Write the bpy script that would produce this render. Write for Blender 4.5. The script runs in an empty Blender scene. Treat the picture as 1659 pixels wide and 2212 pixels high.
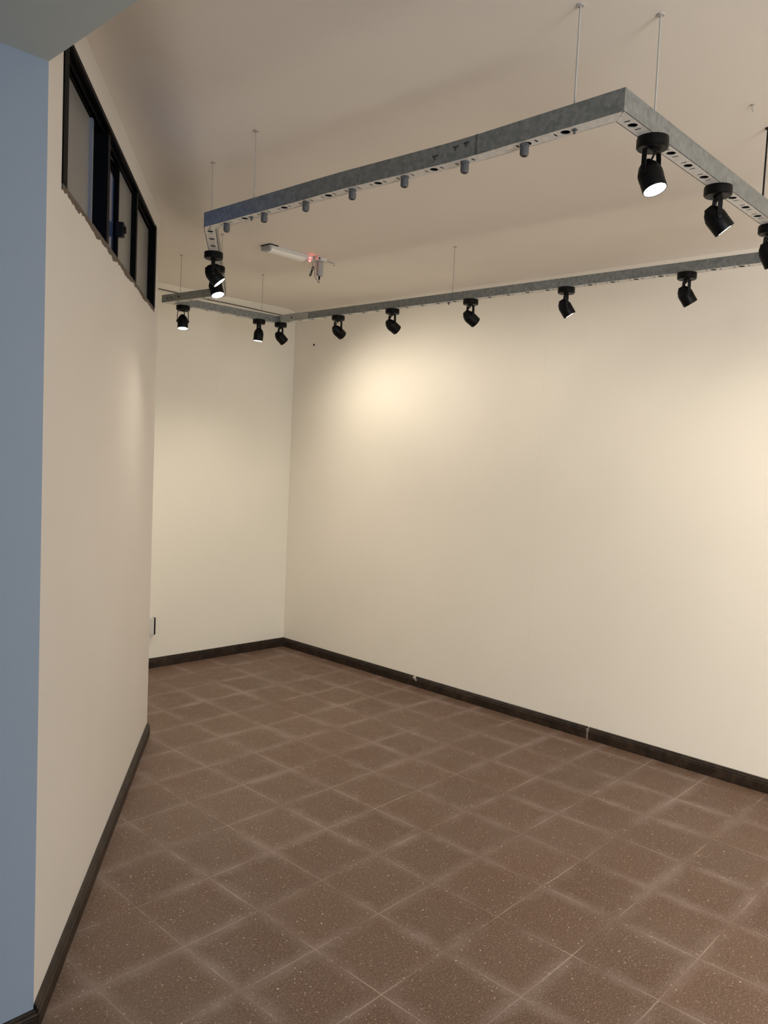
import bpy, bmesh, math, random
from mathutils import Vector, Matrix, noise
from mathutils.geometry import tessellate_polygon
random.seed(7)
scn = bpy.context.scene
COL = scn.collection
V = Vector

# ---------------------------------------------------------------- camera
F_PX = 1730.33
R_ = V((0.684, -0.728, 0.046)); F_ = V((0.729, 0.681, -0.07)).normalized()
pitch, roll, az = 0.07039776, 0.0463987, 0.7509165
F_ = V((math.cos(az)*math.cos(pitch), math.sin(az)*math.cos(pitch), -math.sin(pitch)))
R0 = V((math.sin(az), -math.cos(az), 0)); U0 = R0.cross(F_)
R_ = math.cos(roll)*R0 + math.sin(roll)*U0
U_ = -math.sin(roll)*R0 + math.cos(roll)*U0
CAM = V((0, 0, 1.6))
cd = bpy.data.cameras.new('camera'); cam = bpy.data.objects.new('camera', cd); COL.objects.link(cam)
m = Matrix.Identity(4)
for i in range(3):
    m[i][0] = R_[i]; m[i][1] = U_[i]; m[i][2] = -F_[i]; m[i][3] = CAM[i]
cam.matrix_world = m
cd.sensor_fit = 'HORIZONTAL'; cd.sensor_width = 36.0; cd.lens = F_PX/1659*36.0
cd.clip_start = 0.02
scn.camera = cam

# ---------------------------------------------------------------- world: dusk sky, deep blue, brighter overhead
w = bpy.data.worlds.new('dusk'); scn.world = w; w.use_nodes = True
nt = w.node_tree; nt.nodes.clear()
tc = nt.nodes.new('ShaderNodeTexCoord'); sx = nt.nodes.new('ShaderNodeSeparateXYZ')
rp = nt.nodes.new('ShaderNodeValToRGB'); bg = nt.nodes.new('ShaderNodeBackground'); wo = nt.nodes.new('ShaderNodeOutputWorld')
rp.color_ramp.elements[0].position = 0.0; rp.color_ramp.elements[0].color = (0.05, 0.09, 0.22, 1)
rp.color_ramp.elements[1].position = 0.75; rp.color_ramp.elements[1].color = (0.30, 0.48, 1.0, 1)
nt.links.new(tc.outputs['Generated'], sx.inputs[0]); nt.links.new(sx.outputs['Z'], rp.inputs[0])
nt.links.new(rp.outputs[0], bg.inputs[0]); bg.inputs[1].default_value = 1.3
nt.links.new(bg.outputs[0], wo.inputs[0])

# ---------------------------------------------------------------- exposure and large lights
scn.view_settings.view_transform = 'Standard'
scn.view_settings.look = 'None'
scn.view_settings.exposure = 0.8
scn.view_settings.gamma = 1.0
SPOT_W = 15.5            # watts of each track spot
SPOT_COL = (1.0, 0.90, 0.74)
def area(name, loc, size, sizey, energy, color, direction):
    l = bpy.data.lights.new(name, 'AREA'); l.shape = 'RECTANGLE'; l.size = size; l.size_y = sizey
    l.energy = energy; l.color = color
    o = bpy.data.objects.new(name, l); COL.objects.link(o); o.location = loc
    o.rotation_euler = V(direction).to_track_quat('-Z', 'Y').to_euler()
    return o
# dusk daylight coming in through the shop front behind the camera
area('shopfront_daylight', (-0.6, -3.35, 1.15), 2.6, 1.8, 38.0, (0.60, 0.78, 1.0), (0, 1, 0))
# added warm fill behind the camera, lifts the walls and ceiling
area('warm_fill', (1.0, -2.1, 1.45), 2.5, 2.3, 75.0, (1.0, 0.95, 0.86), (1, 0.15, 0.03))

# ---------------------------------------------------------------- helpers
def mesh_obj(name, bm, mat, parent=None, smooth=False, bevel=0.0, seg=2):
    me = bpy.data.meshes.new(name)
    bmesh.ops.remove_doubles(bm, verts=bm.verts, dist=1e-6)
    bmesh.ops.recalc_face_normals(bm, faces=bm.faces)
    bm.to_mesh(me); bm.free()
    o = bpy.data.objects.new(name, me); COL.objects.link(o)
    for mm in (mat if isinstance(mat, (list, tuple)) else [mat]): me.materials.append(mm)
    if smooth:
        for p in me.polygons: p.use_smooth = True
    if bevel > 0:
        b = o.modifiers.new('bevel', 'BEVEL'); b.width = bevel; b.segments = seg; b.limit_method = 'ANGLE'; b.angle_limit = math.radians(40)
    if smooth:
        e = o.modifiers.new('split', 'EDGE_SPLIT'); e.split_angle = math.radians(38)
    if parent is not None:
        o.parent = parent
        o.matrix_parent_inverse = Matrix.Identity(4)
    return o
def empty(name, loc=(0, 0, 0), rz=0.0):
    o = bpy.data.objects.new(name, None); COL.objects.link(o); o.location = loc; o.rotation_euler = (0, 0, rz)
    o.empty_display_size = 0.05
    return o
def tag(o, label=None, cat=None, group=None, kind=None):
    if label: o['label'] = label
    if cat: o['category'] = cat
    if group: o['group'] = group
    if kind: o['kind'] = kind
    return o
def structure(o): o['kind'] = 'structure'; return o
def box(bm, lo, hi):
    vs = [bm.verts.new((x, y, z)) for x in (lo[0], hi[0]) for y in (lo[1], hi[1]) for z in (lo[2], hi[2])]
    for f in ((0,1,3,2),(4,6,7,5),(0,4,5,1),(2,3,7,6),(0,2,6,4),(1,5,7,3)): bm.faces.new([vs[i] for i in f])
    return vs
def prism(bm, pts, z0, z1):
    """pts: plan polygon"""
    a = [bm.verts.new((p[0], p[1], z0)) for p in pts]; b = [bm.verts.new((p[0], p[1], z1)) for p in pts]
    n = len(pts); bm.faces.new(a[::-1]); bm.faces.new(b)
    for i in range(n): bm.faces.new((a[i], a[(i+1) % n], b[(i+1) % n], b[i]))
def lathe(bm, prof, center, axis, n=24, cap=True):
    """prof: list of (radius, distance along axis)"""
    axis = V(axis).normalized(); q = axis.to_track_quat('Z', 'Y'); c = V(center)
    rings = []
    for r, d in prof:
        if r < 1e-6: rings.append([bm.verts.new(c + axis*d)])
        else: rings.append([bm.verts.new(c + q @ V((r*math.cos(2*math.pi*i/n), r*math.sin(2*math.pi*i/n), d))) for i in range(n)])
    for a, b in zip(rings, rings[1:]):
        for i in range(n):
            j = (i+1) % n
            f = [a[0]] if len(a) == 1 else [a[i], a[j]]
            g = [b[0]] if len(b) == 1 else [b[j], b[i]]
            if len(f)+len(g) > 2: bm.faces.new(f+g)
    if cap:
        if len(rings[0]) > 1: bm.faces.new(rings[0][::-1])
        if len(rings[-1]) > 1: bm.faces.new(rings[-1])
def tube(bm, pts, r, n=10):
    pts = [V(p) for p in pts]; rings = []
    up = V((0, 0, 1))
    for i, p in enumerate(pts):
        t = (pts[min(i+1, len(pts)-1)] - pts[max(i-1, 0)]).normalized()
        s = t.cross(up)
        if s.length < 1e-3: s = t.cross(V((1, 0, 0)))
        s.normalize(); u = s.cross(t)
        rings.append([bm.verts.new(p + r*(math.cos(2*math.pi*k/n)*s + math.sin(2*math.pi*k/n)*u)) for k in range(n)])
    for a, b in zip(rings, rings[1:]):
        for k in range(n): bm.faces.new((a[k], a[(k+1) % n], b[(k+1) % n], b[k]))
    bm.faces.new(rings[0][::-1]); bm.faces.new(rings[-1])
def smooth_path(pts, k=6):
    P = [V(p) for p in pts]; P = [P[0]] + P + [P[-1]]; out = []
    for i in range(1, len(P)-2):
        for j in range(k):
            t = j/k; a, b, c, d = P[i-1], P[i], P[i+1], P[i+2]
            out.append(0.5*((2*b)+(c-a)*t+(2*a-5*b+4*c-d)*t*t+(3*b-a-3*c+d)*t*t*t))
    out.append(P[-2]); return out

# ---------------------------------------------------------------- materials
def new_mat(name, color=(0.8, 0.8, 0.8), rough=0.6, metal=0.0, emit=None, estr=0.0):
    mt = bpy.data.materials.new(name); mt.use_nodes = True
    b = mt.node_tree.nodes['Principled BSDF']
    b.inputs['Base Color'].default_value = (*color, 1); b.inputs['Roughness'].default_value = rough; b.inputs['Metallic'].default_value = metal
    if max(color) < 0.03: b.inputs['Specular IOR Level'].default_value = 0.16
    if emit: b.inputs['Emission Color'].default_value = (*emit, 1); b.inputs['Emission Strength'].default_value = estr
    return mt
class NB:
    def __init__(s, mt): s.t = mt.node_tree; s.b = s.t.nodes['Principled BSDF']
    def n(s, kind, **kw):
        x = s.t.nodes.new(kind)
        for k, v in kw.items():
            if k.startswith('i_'):
                key = k[2:]; x.inputs[int(key) if key.isdigit() else key].default_value = v
            else: setattr(x, k, v)
        return x
    def l(s, a, b): s.t.links.new(a, b)
    def math(s, op, a, b=None, c=None, clamp=False):
        x = s.t.nodes.new('ShaderNodeMath'); x.operation = op; x.use_clamp = clamp
        for i, v in enumerate((a, b, c)):
            if v is None: continue
            if isinstance(v, (int, float)): x.inputs[i].default_value = v
            else: s.l(v, x.inputs[i])
        return x.outputs[0]
    def mix(s, fac, a, b):
        x = s.t.nodes.new('ShaderNodeMix'); x.data_type = 'RGBA'
        if isinstance(fac, (int, float)): x.inputs[0].default_value = fac
        else: s.l(fac, x.inputs[0])
        for sock, v in ((x.inputs[6], a), (x.inputs[7], b)):
            if isinstance(v, tuple): sock.default_value = (*v, 1)
            else: s.l(v, sock)
        return x.outputs[2]
def noise_node(nb, vec, scale, detail=3, rough=0.5):
    x = nb.n('ShaderNodeTexNoise'); x.inputs['Scale'].default_value = scale; x.inputs['Detail'].default_value = detail; x.inputs['Roughness'].default_value = rough
    if vec is not None: nb.l(vec, x.inputs['Vector'])
    return x
def ramp(nb, fac, p0, p1, c0=0.0, c1=1.0):
    x = nb.n('ShaderNodeMapRange'); x.clamp = True
    nb.l(fac, x.inputs[0]); x.inputs[1].default_value = p0; x.inputs[2].default_value = p1; x.inputs[3].default_value = c0; x.inputs[4].default_value = c1
    return x.outputs[0]

def plaster(name, color, seam=None, rough=0.62):
    """painted plaster: faint roller texture, slight blotches; seam=(axis, positions) gives hairline board joints"""
    mt = new_mat(name, color, rough); nb = NB(mt)
    tc = nb.n('ShaderNodeTexCoord'); vec = tc.outputs['Object']
    big = noise_node(nb, vec, 1.3, 4); fine = noise_node(nb, vec, 90, 3)
    c = nb.mix(ramp(nb, big.outputs[0], 0.35, 0.65), tuple(x*0.965 for x in color), color)
    if seam:
        sp = nb.n('ShaderNodeSeparateXYZ'); nb.l(vec, sp.inputs[0]); tot = None
        for s_ in seam[1]:
            d = nb.math('ABSOLUTE', nb.math('SUBTRACT', sp.outputs[seam[0]], s_))
            h = ramp(nb, d, 0.0015, 0.004, 1.0, 0.0)
            tot = h if tot is None else nb.math('MAXIMUM', tot, h)
        c = nb.mix(nb.math('MULTIPLY', tot, 0.07), c, tuple(x*0.55 for x in color))
    nb.l(c, nb.b.inputs['Base Color'])
    bp = nb.n('ShaderNodeBump'); bp.inputs['Strength'].default_value = 0.06; bp.inputs['Distance'].default_value = 0.004
    md = noise_node(nb, vec, 5, 3); h = nb.math('ADD', fine.outputs[0], nb.math('MULTIPLY', md.outputs[0], 3.0))
    nb.l(h, bp.inputs['Height']); nb.l(bp.outputs[0], nb.b.inputs['Normal'])
    return mt
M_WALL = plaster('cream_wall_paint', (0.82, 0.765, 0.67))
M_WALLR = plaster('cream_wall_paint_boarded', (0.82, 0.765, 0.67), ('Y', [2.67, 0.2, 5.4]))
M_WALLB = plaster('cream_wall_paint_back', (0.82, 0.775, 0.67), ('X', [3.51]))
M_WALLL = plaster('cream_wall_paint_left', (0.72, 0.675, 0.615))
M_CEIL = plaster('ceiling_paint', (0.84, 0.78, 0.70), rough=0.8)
M_BLUEW = plaster('entrance_wall_cool_lit', (0.27, 0.33, 0.405))  # cool, dim daylight painted into the wall colour
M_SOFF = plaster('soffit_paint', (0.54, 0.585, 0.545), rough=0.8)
M_OUT = plaster('outside_render', (0.25, 0.28, 0.33))

def floor_mat():
    mt = new_mat('brown_terrazzo_tile', (0.13, 0.08, 0.06), 0.5); nb = NB(mt)
    tc = nb.n('ShaderNodeTexCoord'); vec = tc.outputs['Object']
    sp = nb.n('ShaderNodeSeparateXYZ'); nb.l(vec, sp.inputs[0])
    wob = noise_node(nb, vec, 2.2, 2)
    wv = nb.math('MULTIPLY', nb.math('SUBTRACT', wob.outputs[0], 0.5), 0.012)
    def seamdist(axis, off, per):
        u = nb.math('DIVIDE', nb.math('SUBTRACT', nb.math('ADD', sp.outputs[axis], wv), off), per)
        f = nb.math('ABSOLUTE', nb.math('SUBTRACT', u, nb.math('ROUND', u)))
        return nb.math('MULTIPLY', f, per), nb.math('FLOOR', u)
    dx, ix = seamdist('X', 2.005, 0.2975); dy, iy = seamdist('Y', 1.217, 0.2955)
    d = nb.math('MINIMUM', dx, dy)
    cmb = nb.n('ShaderNodeCombineXYZ'); nb.l(ix, cmb.inputs[0]); nb.l(iy, cmb.inputs[1])
    wn = nb.n('ShaderNodeTexWhiteNoise'); wn.noise_dimensions = '3D'; nb.l(cmb.outputs[0], wn.inputs[0])
    base = nb.mix(wn.outputs['Value'], (0.110, 0.061, 0.040), (0.141, 0.080, 0.053))
    # large worn, greyer patches
    n1 = noise_node(nb, vec, 1.6, 4, 0.6)
    base = nb.mix(ramp(nb, n1.outputs[0], 0.40, 0.66, 0, 0.50), base, (0.158, 0.110, 0.083))
    n1b = noise_node(nb, vec, 7, 4, 0.6)
    base = nb.mix(ramp(nb, n1b.outputs[0], 0.35, 0.7, 0.45, 0.0), base, (0.095, 0.056, 0.038))
    # fine aggregate
    n2 = noise_node(nb, vec, 150, 4, 0.85)
    base = nb.mix(ramp(nb, n2.outputs[0], 0.50, 0.64, 0.0, 0.70), base, (0.32, 0.225, 0.165))
    n2b = noise_node(nb, vec, 120, 3, 0.8)
    base = nb.mix(ramp(nb, n2b.outputs[0], 0.50, 0.36, 0.0, 0.6), base, (0.055, 0.034, 0.025))
    # pale wax haze along the joints
    n3 = noise_node(nb, vec, 2.3, 5, 0.7)
    haze = nb.math('MULTIPLY', ramp(nb, nb.math('ADD', d, nb.math('MULTIPLY', nb.math('SUBTRACT', n1b.outputs[0], 0.5), 0.05)), 0.0, 0.046, 1.0, 0.0), ramp(nb, n3.outputs[0], 0.40, 0.68, 0.03, 0.46))
    base = nb.mix(haze, base, (0.33, 0.258, 0.235))
    n4 = noise_node(nb, vec, 4.3, 2, 0.5)
    line = nb.math('MULTIPLY', ramp(nb, d, 0.0008, 0.0030, 1.0, 0.0), ramp(nb, n4.outputs[0], 0.45, 0.64, 0.04, 0.62))
    base = nb.mix(line, base, (0.42, 0.345, 0.29))
    # white marble chips
    for sc, th, col in ((150, 0.42, (0.42, 0.33, 0.25)), (85, 0.26, (0.60, 0.50, 0.40)), (50, 0.17, (0.78, 0.68, 0.56))):
        vo = nb.n('ShaderNodeTexVoronoi'); vo.inputs['Scale'].default_value = sc; nb.l(vec, vo.inputs['Vector'])
        sc_ = nb.n('ShaderNodeSeparateColor'); nb.l(vo.outputs['Color'], sc_.inputs[0])
        pick = ramp(nb, sc_.outputs[0], 0.80, 0.86, 0, 1)
        size = nb.math('MULTIPLY', sc_.outputs[1], th)
        chip = nb.math('MULTIPLY', pick, nb.math('LESS_THAN', vo.outputs['Distance'], size))
        base = nb.mix(nb.math('MULTIPLY', chip, 0.62), base, col)
    nb.l(base, nb.b.inputs['Base Color'])
    nb.l(ramp(nb, n1b.outputs[0], 0.3, 0.7, 0.42, 0.60), nb.b.inputs['Roughness'])
    nb.b.inputs['Specular IOR Level'].default_value = 0.35
    bp = nb.n('ShaderNodeBump'); bp.inputs['Strength'].default_value = 0.25; bp.inputs['Distance'].default_value = 0.002
    h = nb.math('SUBTRACT', nb.math('MULTIPLY', n1b.outputs[0], 0.6), ramp(nb, d, 0.0, 0.003, 1.0, 0.0))
    nb.l(h, bp.inputs['Height']); nb.l(bp.outputs[0], nb.b.inputs['Normal'])
    return mt
M_FLOOR = floor_mat()

def skirting_mat():
    mt = new_mat('dark_stained_wood', (0.02, 0.013, 0.009), 0.45); nb = NB(mt)
    tc = nb.n('ShaderNodeTexCoord'); n = noise_node(nb, tc.outputs['Object'], 14, 5, 0.7)
    c = nb.mix(ramp(nb, n.outputs[0], 0.45, 0.75), (0.015, 0.009, 0.0055), (0.048, 0.031, 0.020))
    nb.l(c, nb.b.inputs['Base Color']); return mt
M_BASE = skirting_mat(); M_BASE.node_tree.nodes['Principled BSDF'].inputs['Specular IOR Level'].default_value = 0.35
M_BASE_GREY = new_mat('skirting_filler', (0.20, 0.17, 0.14), 0.8)
M_CHIP = new_mat('skirting_chip_plaster', (0.55, 0.50, 0.43), 0.9)

def galv(name, c0, c1, metal=0.55, rough=0.42):
    mt = new_mat(name, c0, rough, metal); nb = NB(mt)
    tc = nb.n('ShaderNodeTexCoord')
    vo = nb.n('ShaderNodeTexVoronoi'); vo.inputs['Scale'].default_value = 85; nb.l(tc.outputs['Object'], vo.inputs['Vector'])
    sc = nb.n('ShaderNodeSeparateColor'); nb.l(vo.outputs['Color'], sc.inputs[0])
    n = noise_node(nb, tc.outputs['Object'], 40, 4, 0.6)
    f = nb.math('ADD', nb.math('MULTIPLY', sc.outputs[0], 0.45), nb.math('MULTIPLY', n.outputs[0], 0.6))
    c = nb.mix(ramp(nb, f, 0.2, 0.85), c0, c1)
    nb.l(c, nb.b.inputs['Base Color'])
    nb.l(ramp(nb, f, 0.2, 0.9, rough-0.08, rough+0.12), nb.b.inputs['Roughness'])
    return mt
M_GALV = galv('galvanised_steel', (0.15, 0.165, 0.165), (0.27, 0.28, 0.27), 0.35, 0.40)  # rail sides, painted darker for their shade
M_GALVU = galv('galvanised_steel_lit', (0.60, 0.59, 0.56), (0.80, 0.79, 0.75), 0.15, 0.5)  # same steel, the underside's brighter light painted into the colour
M_GALVD = galv('galvanised_steel_dark', (0.05, 0.05, 0.05), (0.08, 0.08, 0.08), 0.2, 0.7)  # shade painted into the inside steel; also dark joints, slots and bolts
M_BLACK = new_mat('black_plastic', (0.0025, 0.0025, 0.0028), 0.45)
M_BLACKM = new_mat('black_satin_metal', (0.0025, 0.0025, 0.0028), 0.45)
M_CORD = new_mat('black_cord', (0.008, 0.008, 0.008), 0.6)
M_ALU = new_mat('black_aluminium', (0.0025, 0.0025, 0.0028), 0.45)
M_ALU.node_tree.nodes['Principled BSDF'].inputs['Specular IOR Level'].default_value = 0.05
M_ROD = new_mat('pale_painted_rod', (0.45, 0.43, 0.40), 0.5)
M_RODD = new_mat('thin_steel_rod', (0.42, 0.38, 0.33), 0.5)
M_RODB = new_mat('black_rod', (0.01, 0.008, 0.008), 0.5)
M_LENS = new_mat('lamp_lens_glow', (1, 1, 1), 0.3, 0, (1.0, 0.96, 0.88), 14.0)
M_GLAND = new_mat('grey_nylon', (0.085, 0.088, 0.092), 0.5)
M_WHITE = new_mat('white_plastic', (0.62, 0.60, 0.56), 0.4)
M_DIFF = new_mat('frosted_lamp_cover', (0.86, 0.83, 0.76), 0.35)
M_GREYP = new_mat('grey_plastic', (0.36, 0.35, 0.335), 0.5)
M_RED = new_mat('red_indicator_glow', (1, 0.05, 0.04), 0.4, 0, (1.0, 0.05, 0.05), 9.0)
M_FROST = new_mat('frosted_pane_film', (0.23, 0.227, 0.215), 0.32)
M_SILL = plaster('rough_broken_plaster', (0.13, 0.10, 0.075), rough=0.95)
M_WIRE = new_mat('dark_wall_wire', (0.09, 0.08, 0.07), 0.6)
M_HOLE = new_mat('dark_wall_plug', (0.01, 0.01, 0.01), 0.8)
def glass():
    mt = new_mat('clear_glass', (0.8, 0.85, 0.95), 0.03); b = mt.node_tree.nodes['Principled BSDF']
    b.inputs['Transmission Weight'].default_value = 1.0; b.inputs['IOR'].default_value = 1.2
    return mt
M_GLASS = glass()

# ---------------------------------------------------------------- plan of the room
H = 2.74
P_END = V((2.296, 3.853, 0)); ang = math.radians(52.2)
E_ = V((math.cos(ang), math.sin(ang), 0)); N_ = V((-E_.y, E_.x, 0))      # along the left wall / towards outside
S_COR = -2.262; CORNER = P_END + E_*S_COR
def LW(s, d=0.0, z=0.0): return P_END + E_*s + N_*d + V((0, 0, z))
XR = 4.225
def yb(x): return 5.012 + (4.225 - x)*0.036                                # back wall face, very slightly out of square
Z_SOFF = 2.543

bm = bmesh.new(); box(bm, (-3.6, -4.2, -0.12), (4.6, 5.6, 0.0)); structure(mesh_obj('floor', bm, M_FLOOR))

# ceiling: lifted a little along the left wall, where it meets it in a soft cove
def ceil_z(x, y):
    rel = V((x, y, 0)) - P_END; d = -(rel.dot(N_)); s = rel.dot(E_)
    z = H
    if d < 0.30 and s < 0.3:
        t = max(0.0, min(1.0, 1 - max(d, 0)/0.30)); k = 1 - max(0.0, min(1.0, s/0.3)); z += 0.065*t*t*(3-2*t)*k
    dr = XR - x
    if dr < 0.10: z -= 0.018*(1-dr/0.10)**2
    db = yb(x) - y
    if db < 0.10: z -= 0.018*(1-max(db, 0)/0.10)**2
    return z
bm = bmesh.new(); xs = [0.80+0.05*i for i in range(71)]; ys = [-3.6+0.06*i for i in range(147)]
g = {}
for i, x in enumerate(xs):
    for j, y in enumerate(ys): g[i, j] = bm.verts.new((x, y, ceil_z(x, y)))
for i in range(len(xs)-1):
    for j in range(len(ys)-1): bm.faces.new((g[i, j], g[i, j+1], g[i+1, j+1], g[i+1, j]))
top = bmesh.ops.extrude_face_region(bm, geom=list(bm.faces))
for v in [e for e in top['geom'] if isinstance(e, bmesh.types.BMVert)]: v.co.z = 2.95
structure(mesh_obj('ceiling', bm, M_CEIL, smooth=True))
# lower flat ceiling over the entrance, its edge is the long beam line top left
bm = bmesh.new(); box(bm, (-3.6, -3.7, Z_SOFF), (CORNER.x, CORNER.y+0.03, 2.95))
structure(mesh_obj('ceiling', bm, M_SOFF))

# right wall, back wall, recess wall, entrance wall, walls behind the camera
bm = bmesh.new(); prism(bm, [(XR, -3.7), (XR+0.2, -3.7), (XR+0.2, 5.3), (XR, 5.3)], 0, 2.9); structure(mesh_obj('wall_right', bm, M_WALLR))
bm = bmesh.new(); prism(bm, [(XR, yb(XR)), (XR, 5.3), (1.95, 5.3), (1.95, yb(1.95))], 0, 2.9); structure(mesh_obj('wall_back', bm, M_WALLB))
a = LW(0.0, 0.16)
bm = bmesh.new(); prism(bm, [(a.x-0.02, a.y-0.05), (a.x-0.02, 5.3), (1.93, 5.3), (1.93, a.y-0.05)], 0, 2.95); structure(mesh_obj('wall_recess', bm, M_WALLB))
bm = bmesh.new(); prism(bm, [(-3.4, CORNER.y), (CORNER.x, CORNER.y), (CORNER.x-0.1, CORNER.y+0.09), (-3.4, CORNER.y+0.09)], 0, 2.95)
structure(mesh_obj('wall_entrance', bm, M_BLUEW))
bm = bmesh.new(); prism(bm, [(-3.4, -3.6), (-3.2, -3.6), (-3.2, CORNER.y+0.05), (-3.4, CORNER.y+0.05)], 0, 2.95); structure(mesh_obj('wall_side', bm, M_BLUEW))
bm = bmesh.new()
for lo, hi in (((-3.4, -3.6, 0), (-1.95, -3.42, 2.95)), ((0.75, -3.6, 0), (4.3, -3.42, 2.95)), ((-1.95, -3.6, 2.5), (0.75, -3.42, 2.95)), ((-1.95, -3.6, 0), (0.75, -3.42, 0.2))):
    box(bm, lo, hi)
structure(mesh_obj('wall_front', bm, M_WALL))
w2 = empty('window_2', (-0.6, -3.5, 0.2)); structure(w2)
bm = bmesh.new()
for x in (-1.35, -0.47, 0.47, 1.29): box(bm, (x-0.0, -0.03, 0), (x+0.06, 0.03, 2.3))
box(bm, (-1.35, -0.03, 0), (1.35, 0.03, 0.06)); box(bm, (-1.35, -0.03, 2.24), (1.35, 0.03, 2.3))
mesh_obj('window_frame', bm, M_ALU, w2)

# left wall with the window opening
W0, W1, WZ0, WZ1 = -2.112, -0.145, 2.295, 2.703
bm = bmesh.new(); T = 0.14
def lwbox(bm, s0, s1, z0, z1, d0=0.0, d1=T):
    prism(bm, [LW(s0, d0)[:2], LW(s1, d0)[:2], LW(s1, d1)[:2], LW(s0, d1)[:2]], z0, z1)
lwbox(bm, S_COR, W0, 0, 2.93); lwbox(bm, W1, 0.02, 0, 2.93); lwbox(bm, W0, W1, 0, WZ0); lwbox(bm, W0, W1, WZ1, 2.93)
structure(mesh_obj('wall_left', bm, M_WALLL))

# window in the left wall: local frame x along the wall, y into the wall, z up
win = empty('window_1', LW(0, 0, 0), ang); structure(win)
def wbox(bm, s0, s1, d0, d1, z0, z1): box(bm, (s0, d0, z0), (s1, d1, z1))
bm = bmesh.new()
wbox(bm, W0, W0+0.052, -0.004, 0.075, WZ0, WZ1); wbox(bm, W1-0.045, W1, -0.006, 0.075, WZ0, WZ1)
wbox(bm, W0+0.042, W1-0.045, -0.004, 0.006, WZ1-0.016, WZ1)
wbox(bm, W0+0.042, W1-0.045, 0.006, 0.075, WZ1-0.010, WZ1)
for d in (0.016, 0.032, 0.050, 0.066): wbox(bm, W0+0.042, W1-0.045, d, d+0.005, WZ1-0.028, WZ1-0.008)
wbox(bm, W0+0.042, W1-0.045, 0.012, 0.075, WZ0+0.001, WZ0+0.012)
mesh_obj('window_frame', bm, M_ALU, win, bevel=0.001)
bm = bmesh.new(); wbox(bm, W0+0.052, -1.575, 0.040, 0.046, WZ0+0.012, WZ1-0.028); mesh_obj('pane', bm, M_FROST, win)
bm = bmesh.new(); wbox(bm, -1.575, -1.555, 0.030, 0.056, WZ0+0.012, WZ1-0.028)
mesh_obj('sash_stile', bm, new_mat('pale_sash_edge', (0.16, 0.18, 0.23), 0.35), win)
bm = bmesh.new(); wbox(bm, -1.435, -1.390, 0.004, 0.062, WZ0+0.012, WZ1-0.012); mesh_obj('sash_stile', bm, M_ALU, win)
bm = bmesh.new(); wbox(bm, -1.390, -1.09, 0.034, 0.038, WZ0+0.012, WZ1-0.028); mesh_obj('pane', bm, M_GLASS, win)
bm = bmesh.new(); wbox(bm, -1.105, -1.088, 0.022, 0.044, WZ0+0.012, WZ1-0.028); s2 = mesh_obj('sash_stile', bm, M_ALU, win)
bm = bmesh.new(); wbox(bm, -1.135, -1.10, -0.004, 0.024, WZ0+0.11, WZ0+0.165); wbox(bm, -1.128, -1.106, -0.012, 0.0, WZ0+0.125, WZ0+0.150); mesh_obj('handle', bm, M_BLACK, s2, bevel=0.003)
bm = bmesh.new(); wbox(bm, -1.088, -0.75, 0.026, 0.032, WZ0+0.012, WZ1-0.028); mesh_obj('pane', bm, M_FROST, win)
bm = bmesh.new(); wbox(bm, -0.765, -0.730, 0.003, 0.040, WZ0+0.012, WZ1-0.012); mesh_obj('sash_stile', bm, M_ALU, win)
bm = bmesh.new(); wbox(bm, -0.730, W1-0.045, 0.030, 0.036, WZ0+0.012, WZ1-0.028); mesh_obj('pane', bm, M_FROST, win)
# roughly broken plaster along the lower edge
bm = bmesh.new(); n = 150; rows = []
for i in range(n+1):
    s = W0 + (W1-W0)*i/n
    h = 0.020 + 0.014*noise.noise(V((s*9, 1.3, 0))) + 0.012*noise.noise(V((s*33, 4.3, 0)))
    h = max(0.003, h); o1 = 0.0025 + 0.002*noise.noise(V((s*30, 8, 2)))
    rows.append([bm.verts.new((s, 0.02, WZ0-0.001+0.004)), bm.verts.new((s, -o1, WZ0+0.003)), bm.verts.new((s, -o1-0.001, WZ0-h*0.5)), bm.verts.new((s, 0.002, WZ0-h))])
for a, b in zip(rows, rows[1:]):
    for k in range(3): bm.faces.new((a[k], b[k], b[k+1], a[k+1]))
mesh_obj('sill_edge', bm, M_SILL, win)

# ---------------------------------------------------------------- skirting boards
PROF = [(0, 0), (0.017, 0), (0.017, 0.046), (0.013, 0.049), (0.013, 0.053), (0.015, 0.055), (0.013, 0.059), (0.009, 0.062), (0.010, 0.066), (0.006, 0.070), (0, 0.070)]
def skirting(bm, p, q, side, m0=0.0, m1=0.0, h=1.0):
    """p->q along the wall face, side = unit vector into the room; m0/m1: mitre slope at the ends"""
    p = V((*p, 0)); q = V((*q, 0)); t = (q-p).normalized(); side = V((*side, 0)).normalized()
    n = max(2, int((q-p).length/0.12)); rings = []
    for i in range(n+1):
        c = p.lerp(q, i/n)
        ring = []
        for (d, z) in PROF:
            off = (-m0*d if i == 0 else (m1*d if i == n else 0))
            j = 0.0012*noise.noise(V((c.x*5, c.y*5, z*30))) if 0 < i < n and d > 0 else 0
            ring.append(bm.verts.new(c + side*(d+j) + t*off + V((0, 0, z*h))))
        rings.append(ring)
    k = len(PROF)
    for a, b in zip(rings, rings[1:]):
        for i in range(k): bm.faces.new((a[i], b[i], b[(i+1) % k], a[(i+1) % k]))
    bm.faces.new(rings[0]); bm.faces.new(rings[-1][::-1])
bm = bmesh.new()
skirting(bm, (XR, yb(XR)), (XR, 2.225), (-1, 0), m0=-1.0); skirting(bm, (XR, 2.215), (XR, -3.4), (-1, 0))
br = structure(mesh_obj('baseboard_right', bm, M_BASE))
bm = bmesh.new(); box(bm, (XR-0.0165, 2.212, 0), (XR, 2.228, 0.062)); mesh_obj('joint_filler', bm, M_BASE_GREY, br)
bm = bmesh.new()
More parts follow.
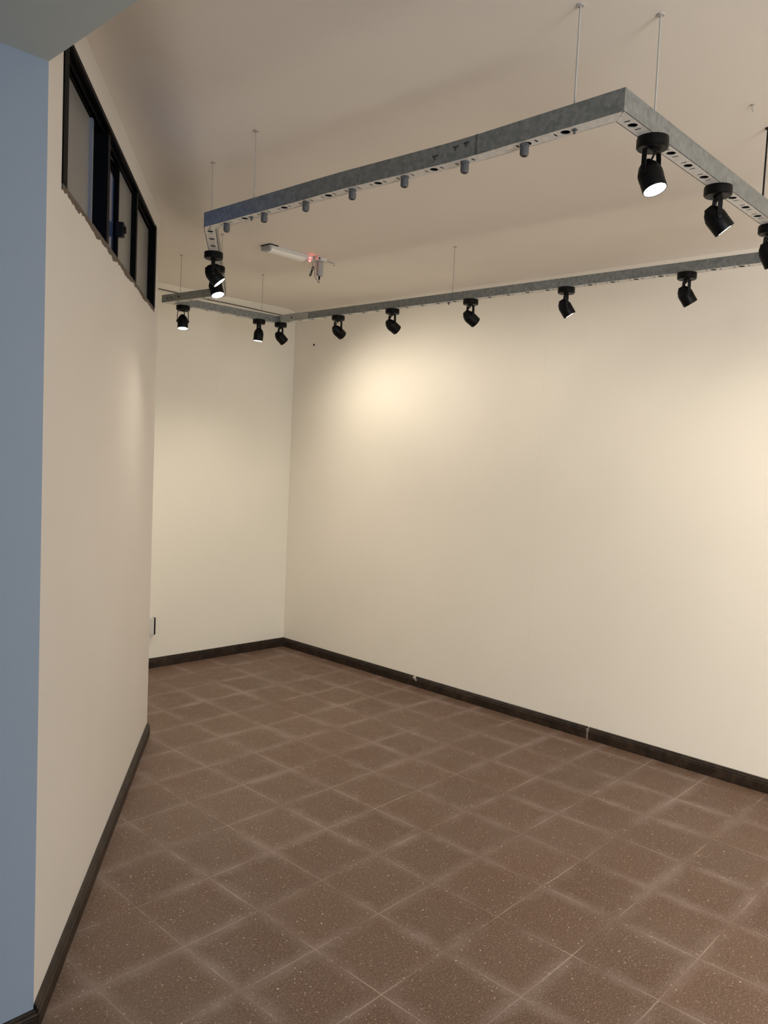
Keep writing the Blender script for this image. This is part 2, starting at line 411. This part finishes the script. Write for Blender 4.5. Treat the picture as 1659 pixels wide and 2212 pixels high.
for (y0, z0, dy, dz) in ((3.555, 0.050, 0.012, 0.022), (3.545, 0.040, 0.006, 0.014), (3.568, 0.058, 0.010, 0.008)):
    box(bm, (XR-0.0185, y0, z0), (XR-0.006, y0+dy, z0+dz))
mesh_obj('paint_chip', bm, M_CHIP, br)
bm = bmesh.new(); skirting(bm, (1.99, yb(1.99)), (XR, yb(XR)), (0, -1), m1=-1.0); structure(mesh_obj('baseboard_back', bm, M_BASE))
bm = bmesh.new(); skirting(bm, LW(S_COR)[:2], LW(0.02)[:2], (-N_.x, -N_.y), m0=0.5); structure(mesh_obj('baseboard_left', bm, M_BASE))
bm = bmesh.new(); skirting(bm, (-3.2, CORNER.y), (CORNER.x, CORNER.y), (0, -1), m1=0.5, h=0.8); structure(mesh_obj('baseboard_entrance', bm, M_BASE))

# ---------------------------------------------------------------- hanging frame of perforated steel channel
RW = 0.045
frame = empty('lighting_frame', (1.82, 2.70, 2.445))
tag(frame, 'galvanised perforated steel channel frame hung below the ceiling in an angular loop', 'light frame')
A = V((1.8205, 2.690, 0)); B = V((1.8245, 0.9835, 0)); Cc = V((3.4375, 0.9835, 0)); D = V((3.4375, 4.257, 0)); Ee = V((2.620, 4.285, 0)); Ff = V((2.668, 3.805, 0))
ring = [A, B, Cc, D, Ee, Ff]
def mitres(p_prev, p, q, q_next):
    """plan corners of a segment p->q with mitred ends"""
    def off(a, b, c):
        t1 = (b-a).normalized(); t2 = (c-b).normalized()
        n1 = V((-t1.y, t1.x, 0)); n2 = V((-t2.y, t2.x, 0)); mm = (n1+n2).normalized()
        return mm*(RW/2/max(0.35, mm.dot(n1)))
    o0 = off(p_prev, p, q); o1 = off(p, q, q_next)
    return p-o0, q-o1, q+o1, p+o0     # right side p, right side q, left side q, left side p
def channel(name, c4, z0, z1, sag, holes0, parent, per=0.1145, su=lambda u: u):
    """box channel closed by an added lid, perforated underside (real holes), shade painted on the inside"""
    a, b, c, d = c4; ax = ((b-a)+(c-d)).normalized(); o = a.lerp(d, 0.5); ctr = V((-ax.y, ax.x, 0))
    L = (b.lerp(c, 0.5)-o).length
    def zz(s): 
        return sag(su(s/L)) if sag else 0.0
    bm = bmesh.new()
    def loc(p): r = p-o; return (r.dot(ax), r.dot(ctr))
    la, lb, lc, ld = loc(a), loc(b), loc(c), loc(d)
    # underside with holes, in strips of one perforation period
    lo = max(la[0], ld[0]); hi = min(lb[0], lc[0])
    cuts = []; x = holes0
    while x < L: cuts.append(x); x += per
    bounds = [(c_-0.034, c_+0.034, c_) for c_ in cuts if c_-0.0345 > lo and c_+0.0345 < hi]
    def W(s, t, z): return o + ax*s + ctr*t + V((0, 0, z+zz(s)))
    hw = RW/2
    polys = []
    s_first = bounds[0][0] if bounds else (lo+hi)/2; s_last = bounds[-1][1] if bounds else (lo+hi)/2
    polys.append(([la, (s_first, -hw), (s_first, hw), ld], []))
    polys.append(([(s_last, -hw), lb, lc, (s_last, hw)], []))
    for (a0, a1, _), (b0, b1, _) in zip(bounds, bounds[1:]):
        polys.append(([(a1, -hw), (b0, -hw), (b0, hw), (a1, hw)], []))
    for s0, s1, cc in bounds:
        hs = []
        hs.append([(cc+0.0125*math.cos(2*math.pi*k/16), 0.0125*math.sin(2*math.pi*k/16)) for k in range(16)])
        for dx in (-0.029, 0.029):
            hs.append([(cc+dx-0.003, -0.008), (cc+dx+0.003, -0.008), (cc+dx+0.003, 0.008), (cc+dx-0.003, 0.008)])
        polys.append(([(s0, -hw), (s1, -hw), (s1, hw), (s0, hw)], hs))
    for outer, hs in polys:
        loops = [[V((p[0], p[1], 0)) for p in outer]] + [[V((p[0], p[1], 0)) for p in h] for h in hs]
        flat = [p for lp in loops for p in lp]
        bv = [bm.verts.new(W(p.x, p.y, z0)) for p in flat]; nf = len(bm.faces)
        tv = [bm.verts.new(W(p.x, p.y, z0+0.002)) for p in flat]
        for tri in tessellate_polygon(loops):
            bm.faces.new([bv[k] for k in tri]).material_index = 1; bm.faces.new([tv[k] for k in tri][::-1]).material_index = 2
        k0 = len(loops[0])
        for h in loops[1:]:
            m_ = len(h)
            for k in range(m_):
                i, j = k0+k, k0+(k+1) % m_
                bm.faces.new((bv[i], bv[j], tv[j], tv[i]))
            k0 += m_
    # sides and ends as thin walls, subdivided along the length for the sag
    n = 12
    def wall(p, q, inn):
        for i in range(n):
            u0, u1 = i/n, (i+1)/n
            s0 = p[0]+(q[0]-p[0])*u0; s1 = p[0]+(q[0]-p[0])*u1; t0 = p[1]+(q[1]-p[1])*u0; t1 = p[1]+(q[1]-p[1])*u1
            o_ = [bm.verts.new(W(s, t, z)) for s, t, z in ((s0, t0, z0), (s1, t1, z0), (s1, t1, z1), (s0, t0, z1))]
            i_ = [bm.verts.new(W(s, t+inn, z)) for s, t, z in ((s0, t0, z0), (s1, t1, z0), (s1, t1, z1), (s0, t0, z1))]
            bm.faces.new(o_); bm.faces.new(i_[::-1]).material_index = 2; bm.faces.new((o_[3], o_[2], i_[2], i_[3])); bm.faces.new((o_[0], i_[0], i_[1], o_[1]))
    wall(la, lb, 0.002); wall(ld, lc, -0.002)
    for i in range(n):      # added lid over the top, keeps the inside dark
        q4 = []
        for u in (i/n, (i+1)/n):
            q4.append((la[0]+(lb[0]-la[0])*u, -hw)); q4.append((ld[0]+(lc[0]-ld[0])*u, hw))
        vs = [bm.verts.new(W(s, t, z1-0.004)) for s, t in (q4[0], q4[2], q4[3], q4[1])]; bm.faces.new(vs).material_index = 2
    inv = Matrix.Translation(-frame.location)
    bmesh.ops.transform(bm, matrix=inv, verts=bm.verts)
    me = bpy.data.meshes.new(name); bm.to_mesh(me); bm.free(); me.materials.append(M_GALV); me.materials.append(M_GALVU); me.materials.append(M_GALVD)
    ob = bpy.data.objects.new(name, me); COL.objects.link(ob); ob.parent = parent
    return ob
Z0, Z1 = 2.4455, 2.500
Z0b, Z1b = 2.4455, 2.489
sagf = lambda u: -0.010*max(0.0, 1-abs(u-0.72)/0.30)
fa, fb_, fc, fd = mitres(Ff, A, B, Cc); YS = 1.3975
def cut(p, q): return p.lerp(q, (YS-p.y)/(q.y-p.y))
uS = (2.690-YS)/1.7065
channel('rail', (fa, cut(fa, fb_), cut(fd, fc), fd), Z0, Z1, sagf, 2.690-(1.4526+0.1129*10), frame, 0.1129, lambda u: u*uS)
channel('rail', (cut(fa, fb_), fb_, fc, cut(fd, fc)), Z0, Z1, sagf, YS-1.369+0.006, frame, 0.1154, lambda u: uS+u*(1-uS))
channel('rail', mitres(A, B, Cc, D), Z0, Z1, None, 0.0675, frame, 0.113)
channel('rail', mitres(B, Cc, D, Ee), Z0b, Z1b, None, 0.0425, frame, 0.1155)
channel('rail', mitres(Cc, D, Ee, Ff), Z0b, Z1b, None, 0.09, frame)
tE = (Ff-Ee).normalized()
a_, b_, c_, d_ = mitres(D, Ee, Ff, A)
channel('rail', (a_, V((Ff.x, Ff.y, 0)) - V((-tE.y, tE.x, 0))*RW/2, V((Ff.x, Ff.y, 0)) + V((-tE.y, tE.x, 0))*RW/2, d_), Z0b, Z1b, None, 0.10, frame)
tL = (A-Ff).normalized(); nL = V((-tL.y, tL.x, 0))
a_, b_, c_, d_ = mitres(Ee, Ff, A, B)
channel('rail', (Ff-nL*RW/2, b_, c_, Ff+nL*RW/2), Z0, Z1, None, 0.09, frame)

def fl(p): return V(p)-frame.location
# splice seam + stamped slots on the front rail's outer face, end slots on the corner at the far left, splice sleeve on the long rail
bm = bmesh.new()
def fb(lo, hi): box(bm, fl(lo), fl(hi))
fb((1.7995, 1.3960, 2.4370), (1.8030, 1.3985, 2.4920))
mesh_obj('splice_seam', bm, M_GALVD, frame)
for y, z in ((1.545, 2.462), (1.470, 2.472), (1.4325, 2.474)):
    bm = bmesh.new(); fb((1.8000, y-0.010, z), (1.8030, y+0.010, z+0.005)); fb((1.8000, y-0.002, z-0.008), (1.8030, y+0.004, z+0.001))
    mesh_obj('stamped_slot', bm, M_GALVD, frame)
bm = bmesh.new(); fb((3.4125, 3.93, 2.4435), (3.4165, 4.20, 2.4915)); fb((3.4125, 3.915, 2.4425), (3.4600, 3.93, 2.4465))
mesh_obj('splice_plate', bm, galv('galvanised_sleeve', (0.36, 0.38, 0.36), (0.50, 0.51, 0.49)), frame)
for px_, y in ((2.6025, 4.255), (2.6055, 4.215), (2.6085, 4.150), (3.4125, 4.085)):
    bm = bmesh.new(); lathe(bm, [(0.006, 0), (0.006, 0.004)], fl((px_, y, 2.466)), (-1, 0, 0), 10); mesh_obj('bolt', bm, M_GALVD, frame)
# mitre gap strips (dark slit seen on the undersides at the corners)
for P, q in ((B, math.radians(45)), (A, math.radians(63.5))):
    bm = bmesh.new(); t = V((math.cos(q), math.sin(q), 0)); nn = V((-t.y, t.x, 0)); r = RW*0.68
    c4 = [fl(P+t*r+nn*0.0012+V((0, 0, Z0-0.0004))), fl(P-t*r+nn*0.0012+V((0, 0, Z0-0.0004))), fl(P-t*r-nn*0.0012+V((0, 0, Z0-0.0004))), fl(P+t*r-nn*0.0012+V((0, 0, Z0-0.0004)))]
    lo = [bm.verts.new(v) for v in c4]; hi = [bm.verts.new(v+V((0, 0, 0.003))) for v in c4]
    bm.faces.new(lo); bm.faces.new(hi[::-1])
    for i in range(4): bm.faces.new((lo[i], lo[(i+1) % 4], hi[(i+1) % 4], hi[i]))
    mesh_obj('corner_joint', bm, M_GALVD, frame)
# cable glands under the front rail
def gland_mesh():
    bm = bmesh.new()
    lathe(bm, [(0.0125, 0.0), (0.0125, -0.007), (0.0110, -0.009)], (0, 0, 0), (0, 0, 1), 6)
    lathe(bm, [(0.0105, -0.007), (0.0105, -0.011), (0.0120, -0.0118), (0.0120, -0.0265), (0.0105, -0.0300), (0.0088, -0.0315), (0.0060, -0.0318)], (0, 0, 0), (0, 0, 1), 14)
    return bm
gl0 = None
for y in (2.5820, 2.3560, 2.1302, 1.9045, 1.680, 1.4520, 1.2535):
    if gl0 is None:
        gl0 = mesh_obj('cable_gland', gland_mesh(), M_GLAND, frame); o = gl0
        bm = bmesh.new(); lathe(bm, [(0.0058, -0.0300), (0.0058, -0.0325)], (0, 0, 0), (0, 0, 1), 12); hole = mesh_obj('gland_opening', bm, M_BLACK, gl0)
    else:
        o = gl0.copy(); COL.objects.link(o); h2 = hole.copy(); COL.objects.link(h2); h2.parent = o
    u = (2.690-y)/1.7065
    o.parent = frame; o.location = fl((1.823, y, Z0+sagf(u)+0.0005))
# small nuts under the rod positions
for p in ((1.823, 1.105, Z0), (1.823, 2.43, Z0), (3.4375, 2.80, Z0b)):
    bm = bmesh.new(); lathe(bm, [(0.007, 0.001), (0.007, -0.006)], fl(p), (0, 0, 1), 6); lathe(bm, [(0.003, 0.0), (0.003, -0.014)], fl(p), (0, 0, 1), 8)
    mesh_obj('rod_nut', bm, M_GLAND, frame)

# ---------------------------------------------------------------- suspension rods
def rod(x, y, z, r, mat, label, top=None, lean=(0, 0)):
    o = empty('suspension_rod', (x, y, z)); tag(o, label, 'rod', 'rods hanging the light frame')
    zt = ceil_z(x, y) if top is None else top
    bm = bmesh.new(); tube(bm, [(0, 0, -0.002), (lean[0], lean[1], zt-z)], r, 8); mesh_obj('shaft', bm, mat, o, smooth=True)
    bm = bmesh.new(); lathe(bm, [(0.009, zt-z-0.004), (0.009, zt-z)], (lean[0], lean[1], 0), (0, 0, 1), 14); mesh_obj('ceiling_anchor', bm, mat, o)
    return o
rod(1.812, 1.103, Z1-0.004, 0.0025, M_ROD, 'pale thick rod at the right end of the front rail, left of the frame corner')
rod(1.985, 0.972, Z1-0.004, 0.0025, M_ROD, 'pale thick rod just right of the front corner, above the brightly glowing spot', lean=(-0.012, -0.004))
rod(1.808, 2.400, Z1-0.004, 0.0018, M_RODD, 'thin rod near the left end of the bluish front rail')
rod(1.902, 2.800, Z1-0.004, 0.0018, M_RODD, 'leftmost thin rod above the front left corner of the frame')
rod(2.562, 3.665, Z1-0.004, 0.0018, M_RODD, 'short thin rod beside the steep left rail, above its two spots')
rod(2.700, 4.275, Z1b-0.004, 0.0018, M_RODD, 'thin rod at the far left end of the frame near the window')
rod(3.305, 4.262, Z1b-0.004, 0.0018, M_RODD, 'thin rod left of the far corner of the frame, below the emergency light')
rod(3.440, 2.778, Z1b-0.004, 0.0020, M_RODD, 'thin rod above the long rail along the right wall')
rod(2.830, 0.9835, Z1-0.004, 0.0030, M_RODB, 'black rod at the right edge of the picture above the right rail')

# ---------------------------------------------------------------- track spots
def make_spot(x, y, aim, label, lens=True, zc=Z0, power=1.0, roll_arm=0.0):
    aim = V(aim).normalized()
    root = empty('track_spotlight', (x, y, zc)); tag(root, label, 'spotlight', 'black spotlights under the light frame')
    bm = bmesh.new(); lathe(bm, [(0.0, 0.0), (0.0395, 0.0), (0.0405, -0.003), (0.0405, -0.024), (0.037, -0.028), (0.0, -0.028)], (0, 0, 0), (0, 0, 1), 36, cap=False)
    mesh_obj('canopy', bm, M_BLACK, root, smooth=True)
    piv = V((0, 0, -0.093))
    hz = V((aim.x, aim.y, 0))
    if hz.length < 0.1: hz = V((0.6, 0.8, 0)) if hz.length < 1e-4 else hz
    hz.normalize(); side = V((-hz.y, hz.x, 0))
    ybr = bmesh.new(); lathe(ybr, [(0.012, -0.027), (0.012, -0.034)], (0, 0, 0), (0, 0, 1), 16)
    def flat(bmx, pts, wdir, w, tdir, t):
        prev = None
        rings = []
        for p in pts:
            rings.append([bmx.verts.new(p + wdir*a*w/2 + tdir*b*t/2) for a, b in ((-1, -1), (1, -1), (1, 1), (-1, 1))])
        for a, b in zip(rings, rings[1:]):
            for k in range(4): bmx.faces.new((a[k], a[(k+1) % 4], b[(k+1) % 4], b[k]))
        bmx.faces.new(rings[0][::-1]); bmx.faces.new(rings[-1])
    flat(ybr, [V((0, 0, -0.033))-side*0.030, V((0, 0, -0.033))+side*0.030], hz, 0.013, V((0, 0, 1)), 0.003)
    mesh_obj('yoke_bridge', ybr, M_BLACKM, root)
    for sgn in (-1, 1):
        bm = bmesh.new()
        flat(bm, [V((0, 0, -0.0325))+side*sgn*0.0295, V((0, 0, -0.050))+side*sgn*0.0320, piv+side*sgn*0.0335-V((0, 0, 0.006))], hz, 0.013, side, 0.003)
        lathe(bm, [(0.0075, -0.0015), (0.0075, 0.0035), (0.004, 0.0045)], piv+side*sgn*0.0335, side*sgn, 14)
        mesh_obj('yoke_arm', bm, M_BLACKM, root)
    bm = bmesh.new()
    prof = [(0.0, -0.040), (0.013, -0.040), (0.015, -0.036), (0.024, -0.026), (0.0295, -0.012), (0.0312, -0.008), (0.0312, 0.042), (0.0300, 0.0445), (0.0285, 0.0445), (0.0280, 0.037), (0.0, 0.037)]
    lathe(bm, prof, piv, aim, 36, cap=False)
    for k in range(3): lathe(bm, [(0.0312, -0.004+0.006*k), (0.0320, -0.0035+0.006*k), (0.0320, -0.0015+0.006*k), (0.0312, -0.001+0.006*k)], piv, aim, 36, cap=False)
    head = mesh_obj('lamp_head', bm, M_BLACKM, root, smooth=True)
    bm = bmesh.new(); lathe(bm, [(0.0, 0.0435), (0.0278, 0.0430), (0.0278, 0.0375), (0.0, 0.0375)], piv, aim, 32, cap=False)
    mesh_obj('lens', bm, M_LENS, head, smooth=True)
    bm = bmesh.new(); back = piv-aim*0.038
    tube(bm, smooth_path([V((0, 0, -0.027))+hz*0.012, V((0, 0, -0.045))-hz*0.004+side*0.010, V((0, 0, -0.060))-hz*0.012+side*0.004, back], 5), 0.0028, 8)
    mesh_obj('power_cord', bm, M_CORD, root, smooth=True)
    l = bpy.data.lights.new('spot_beam', 'SPOT'); l.energy = SPOT_W*power; l.color = SPOT_COL; l.spot_size = math.radians(132); l.spot_blend = 1.0; l.shadow_soft_size = 0.024
    lo = bpy.data.objects.new('spot_beam', l); COL.objects.link(lo); lo.parent = head
    lo.location = piv+aim*0.052; lo.rotation_euler = aim.to_track_quat('-Z', 'Y').to_euler()
    return root
make_spot(1.995, 0.9775, (-0.054, -0.368, -0.928), 'brightly glowing black spotlight nearest the front corner of the frame')
make_spot(2.447, 0.9805, (0.378, -0.509, -0.773), 'large black spotlight seen side on, second along the right rail')
make_spot(2.930, 0.9835, (0.358, -0.339, -0.87), 'black spotlight cut off by the right edge of the picture')
make_spot(3.4375, 1.485, (0.388, -0.399, -0.831), 'unlit-looking black spotlight rightmost under the long wall rail', power=0.5)
make_spot(3.4375, 2.075, (0.370, -0.410, -0.834), 'black spotlight with a thin bright rim on the long rail, second from its right end', power=0.3)
make_spot(3.4375, 2.650, (0.761, -0.331, -0.558), 'black spotlight turned to the wall, just right of the long rail\'s thin rod', power=0.15)
make_spot(3.4375, 3.215, (0.823, -0.242, -0.514), 'black spotlight turned to the wall above the brightest pool of light', power=0.16)
make_spot(3.4375, 3.670, (0.865, -0.05, -0.50), 'black spotlight turned to the wall, nearest to the bright joint sleeve of the long rail', power=0.31)
make_spot(3.4375, 4.225, (0.70, -0.20, -0.68), 'small black spotlight right at the far corner of the frame', power=0.75)
make_spot(3.282, 4.257, (-0.041, 0.054, -0.998), 'black spotlight pointing straight down, just left of the far corner', power=1.15)
make_spot(2.725, 4.281, (-0.061, -0.146, -0.987), 'glowing black spotlight at the far left end of the frame by the window', power=1.15)
make_spot(2.058, 3.005, (0.52, -0.39, -0.76), 'black spotlight upper of the two on the steep left rail')
make_spot(2.222, 3.220, (0.044, -0.384, -0.922), 'glowing black spotlight lower of the two on the steep left rail')

# ---------------------------------------------------------------- emergency light on the ceiling
em = empty('emergency_light', (2.83, 3.60, H)); tag(em, 'long white emergency light fixed to the ceiling inside the frame with a red indicator', 'emergency light')
L = 0.325
bm = bmesh.new(); box(bm, (0.012, 0, -0.022), (L, 0.075, 0.0)); mesh_obj('housing', bm, M_WHITE, em, bevel=0.003)
bm = bmesh.new(); box(bm, (0.0, -0.002, -0.030), (0.016, 0.077, -0.004)); mesh_obj('end_cap', bm, M_GREYP, em, bevel=0.003)
bm = bmesh.new(); box(bm, (-0.002, -0.003, -0.005), (0.002, 0.078, 0.0)); box(bm, (-0.002, -0.004, -0.005), (0.060, 0.0, 0.0)); mesh_obj('rubber_gasket', bm, M_BLACK, em)
bm = bmesh.new(); n = 10; rings = []
for x in (0.016, 0.270):
    rings.append([bm.verts.new((x, 0.0375-0.035*math.cos(math.pi*k/n), -0.022-0.018*math.sin(math.pi*k/n))) for k in range(n+1)])
for k in range(n): bm.faces.new((rings[0][k], rings[1][k], rings[1][k+1], rings[0][k+1]))
bm.faces.new(rings[0]); bm.faces.new(rings[1][::-1]); mesh_obj('diffuser', bm, M_DIFF, em, smooth=True)
bm = bmesh.new(); box(bm, (0.272, 0.002, -0.030), (L, 0.073, -0.020)); mesh_obj('control_panel', bm, M_WHITE, em, bevel=0.002)
bm = bmesh.new(); lathe(bm, [(0.006, 0.0), (0.006, -0.004), (0.003, -0.006), (0, -0.006)], (0.302, 0.006, -0.030), (0, 0, 1), 14, cap=False)
lathe(bm, [(0.004, 0.0), (0.004, 0.003), (0, 0.004)], (0.300, 0.0, -0.016), (0, -1, 0), 12, cap=False)
mesh_obj('indicator_light', bm, M_RED, em)
# ceiling socket with the plugged-in adapter, its cord looping back to the light
so = empty('ceiling_socket', (3.195, 3.60, H)); tag(so, 'small white socket on the ceiling at the end of the emergency light', 'socket')
bm = bmesh.new(); box(bm, (-0.030, -0.030, -0.022), (0.040, 0.035, 0.0)); mesh_obj('socket_box', bm, M_WHITE, so, bevel=0.004)
bm = bmesh.new(); box(bm, (-0.026, -0.0315, -0.018), (-0.014, -0.028, -0.008)); mesh_obj('socket_hole', bm, M_BLACK, so)
bm = bmesh.new(); tube(bm, [(0.038, 0.01, -0.006), (0.08, 0.016, -0.004), (0.15, 0.030, -0.003)], 0.0028, 8); mesh_obj('cable_trunking', bm, M_GREYP, so)
ad = empty('power_adapter', (3.205, 3.60, H-0.022)); tag(ad, 'grey plug adapter hanging under the ceiling socket with a looped black cord', 'adapter')
bm = bmesh.new(); box(bm, (-0.017, -0.014, -0.085), (0.019, 0.014, -0.001)); mesh_obj('adapter_body', bm, M_GREYP, ad, bevel=0.005)
bm = bmesh.new(); lathe(bm, [(0.0055, -0.084), (0.0055, -0.100), (0.003, -0.106)], (0, 0, 0), (0, 0, 1), 12); mesh_obj('strain_relief', bm, M_BLACK, ad)
bm = bmesh.new()
tube(bm, smooth_path([(0, 0, -0.104), (0.000, 0.0, -0.118), (-0.003, 0, -0.125), (-0.010, 0, -0.116), (-0.032, 0.0, -0.096), (-0.036, 0, -0.080), (-0.036, 0, -0.045), (-0.033, 0, -0.020), (-0.040, 0, -0.010)], 5), 0.0018, 8)
mesh_obj('cord', bm, new_mat('grey_cord', (0.12, 0.11, 0.10), 0.6), ad, smooth=True)
bm = bmesh.new()
tube(bm, smooth_path([(-0.060, 0, -0.010), (-0.056, 0, -0.018), (-0.055, 0, -0.040)], 4), 0.0018, 8); mesh_obj('cord', bm, new_mat('grey_cord', (0.12, 0.11, 0.10), 0.6), ad, smooth=True)
bm = bmesh.new(); cx, cz = -0.060, -0.068; pts = []
for k in range(73):
    t = 2*math.pi*k/24
    u, v = 0.0075*math.sin(2*t), 0.028*math.cos(t); dd = 0.0025*math.sin(t*0.66)
    pts.append((cx+u*0.9+v*0.38+dd, dd, cz+v+u*0.2))
tube(bm, pts, 0.0024, 8); lathe(bm, [(0.0055, -0.004), (0.0055, 0.004)], (cx, 0, cz), (0, 0, 1), 10); mesh_obj('cord_bundle', bm, M_CORD, ad, smooth=True)

# ---------------------------------------------------------------- small things on walls and ceiling
so2 = empty('wall_socket', (3.005, yb(3.0), 0.308)); tag(so2, 'white socket box with a black edge, low on the back wall beside the left wall', 'socket')
bm = bmesh.new(); box(bm, (-0.085, -0.032, -0.062), (0.030, 0.0, 0.062)); mesh_obj('back_box', bm, M_WHITE, so2, bevel=0.004)
bm = bmesh.new(); box(bm, (0.030, -0.030, -0.062), (0.041, 0.0, 0.060)); mesh_obj('side_cover', bm, M_BLACK, so2)
bm = bmesh.new(); lathe(bm, [(0.0085, 0.004), (0.0085, -0.002), (0.006, -0.004), (0, -0.004)], (0, 0, 0), (1, 0, 0), 16, cap=False)
o = mesh_obj('wall_plug', bm, M_HOLE); o.location = (XR, 4.775, 2.438); tag(o, 'small round black wall plug high on the right wall near the corner', 'wall plug')
bm = bmesh.new(); pts = [(x-3.1, yb(x)-0.006-yb(3.1), 2.692-(x-2.0)*0.0125-2.68 + 0.0015*math.sin(x*9)) for x in [2.0+0.1*i for i in range(23)]]
tube(bm, pts, 0.0038, 8); o = mesh_obj('wall_cable', bm, M_WIRE, smooth=True); o.location = (3.1, yb(3.1), 2.68); tag(o, 'thin dark cable running along the top of the back wall under the ceiling', 'cable')
bm = bmesh.new(); tube(bm, smooth_path([(0, 0, 0.002), (0.0, 0, -0.010), (0.006, 0, -0.018), (0.010, 0, -0.012)], 5), 0.0022, 8); lathe(bm, [(0.006, 0.002), (0.006, -0.002)], (0, 0, 0), (0, 0, 1), 12)
o = mesh_obj('ceiling_hook', bm, M_RODD, smooth=True); o.location = (2.625, 0.964, H); tag(o, 'tiny screw hook in the bare ceiling near the upper right corner', 'hook')
bm = bmesh.new(); lathe(bm, [(0.005, 0.001), (0.005, -0.002), (0, -0.003)], (0, 0, 0), (0, 0, 1), 12, cap=False)
o = mesh_obj('ceiling_screw', bm, M_WIRE); o.location = (3.379, 3.663, H); tag(o, 'tiny dark screw in the ceiling right of the socket', 'screw')
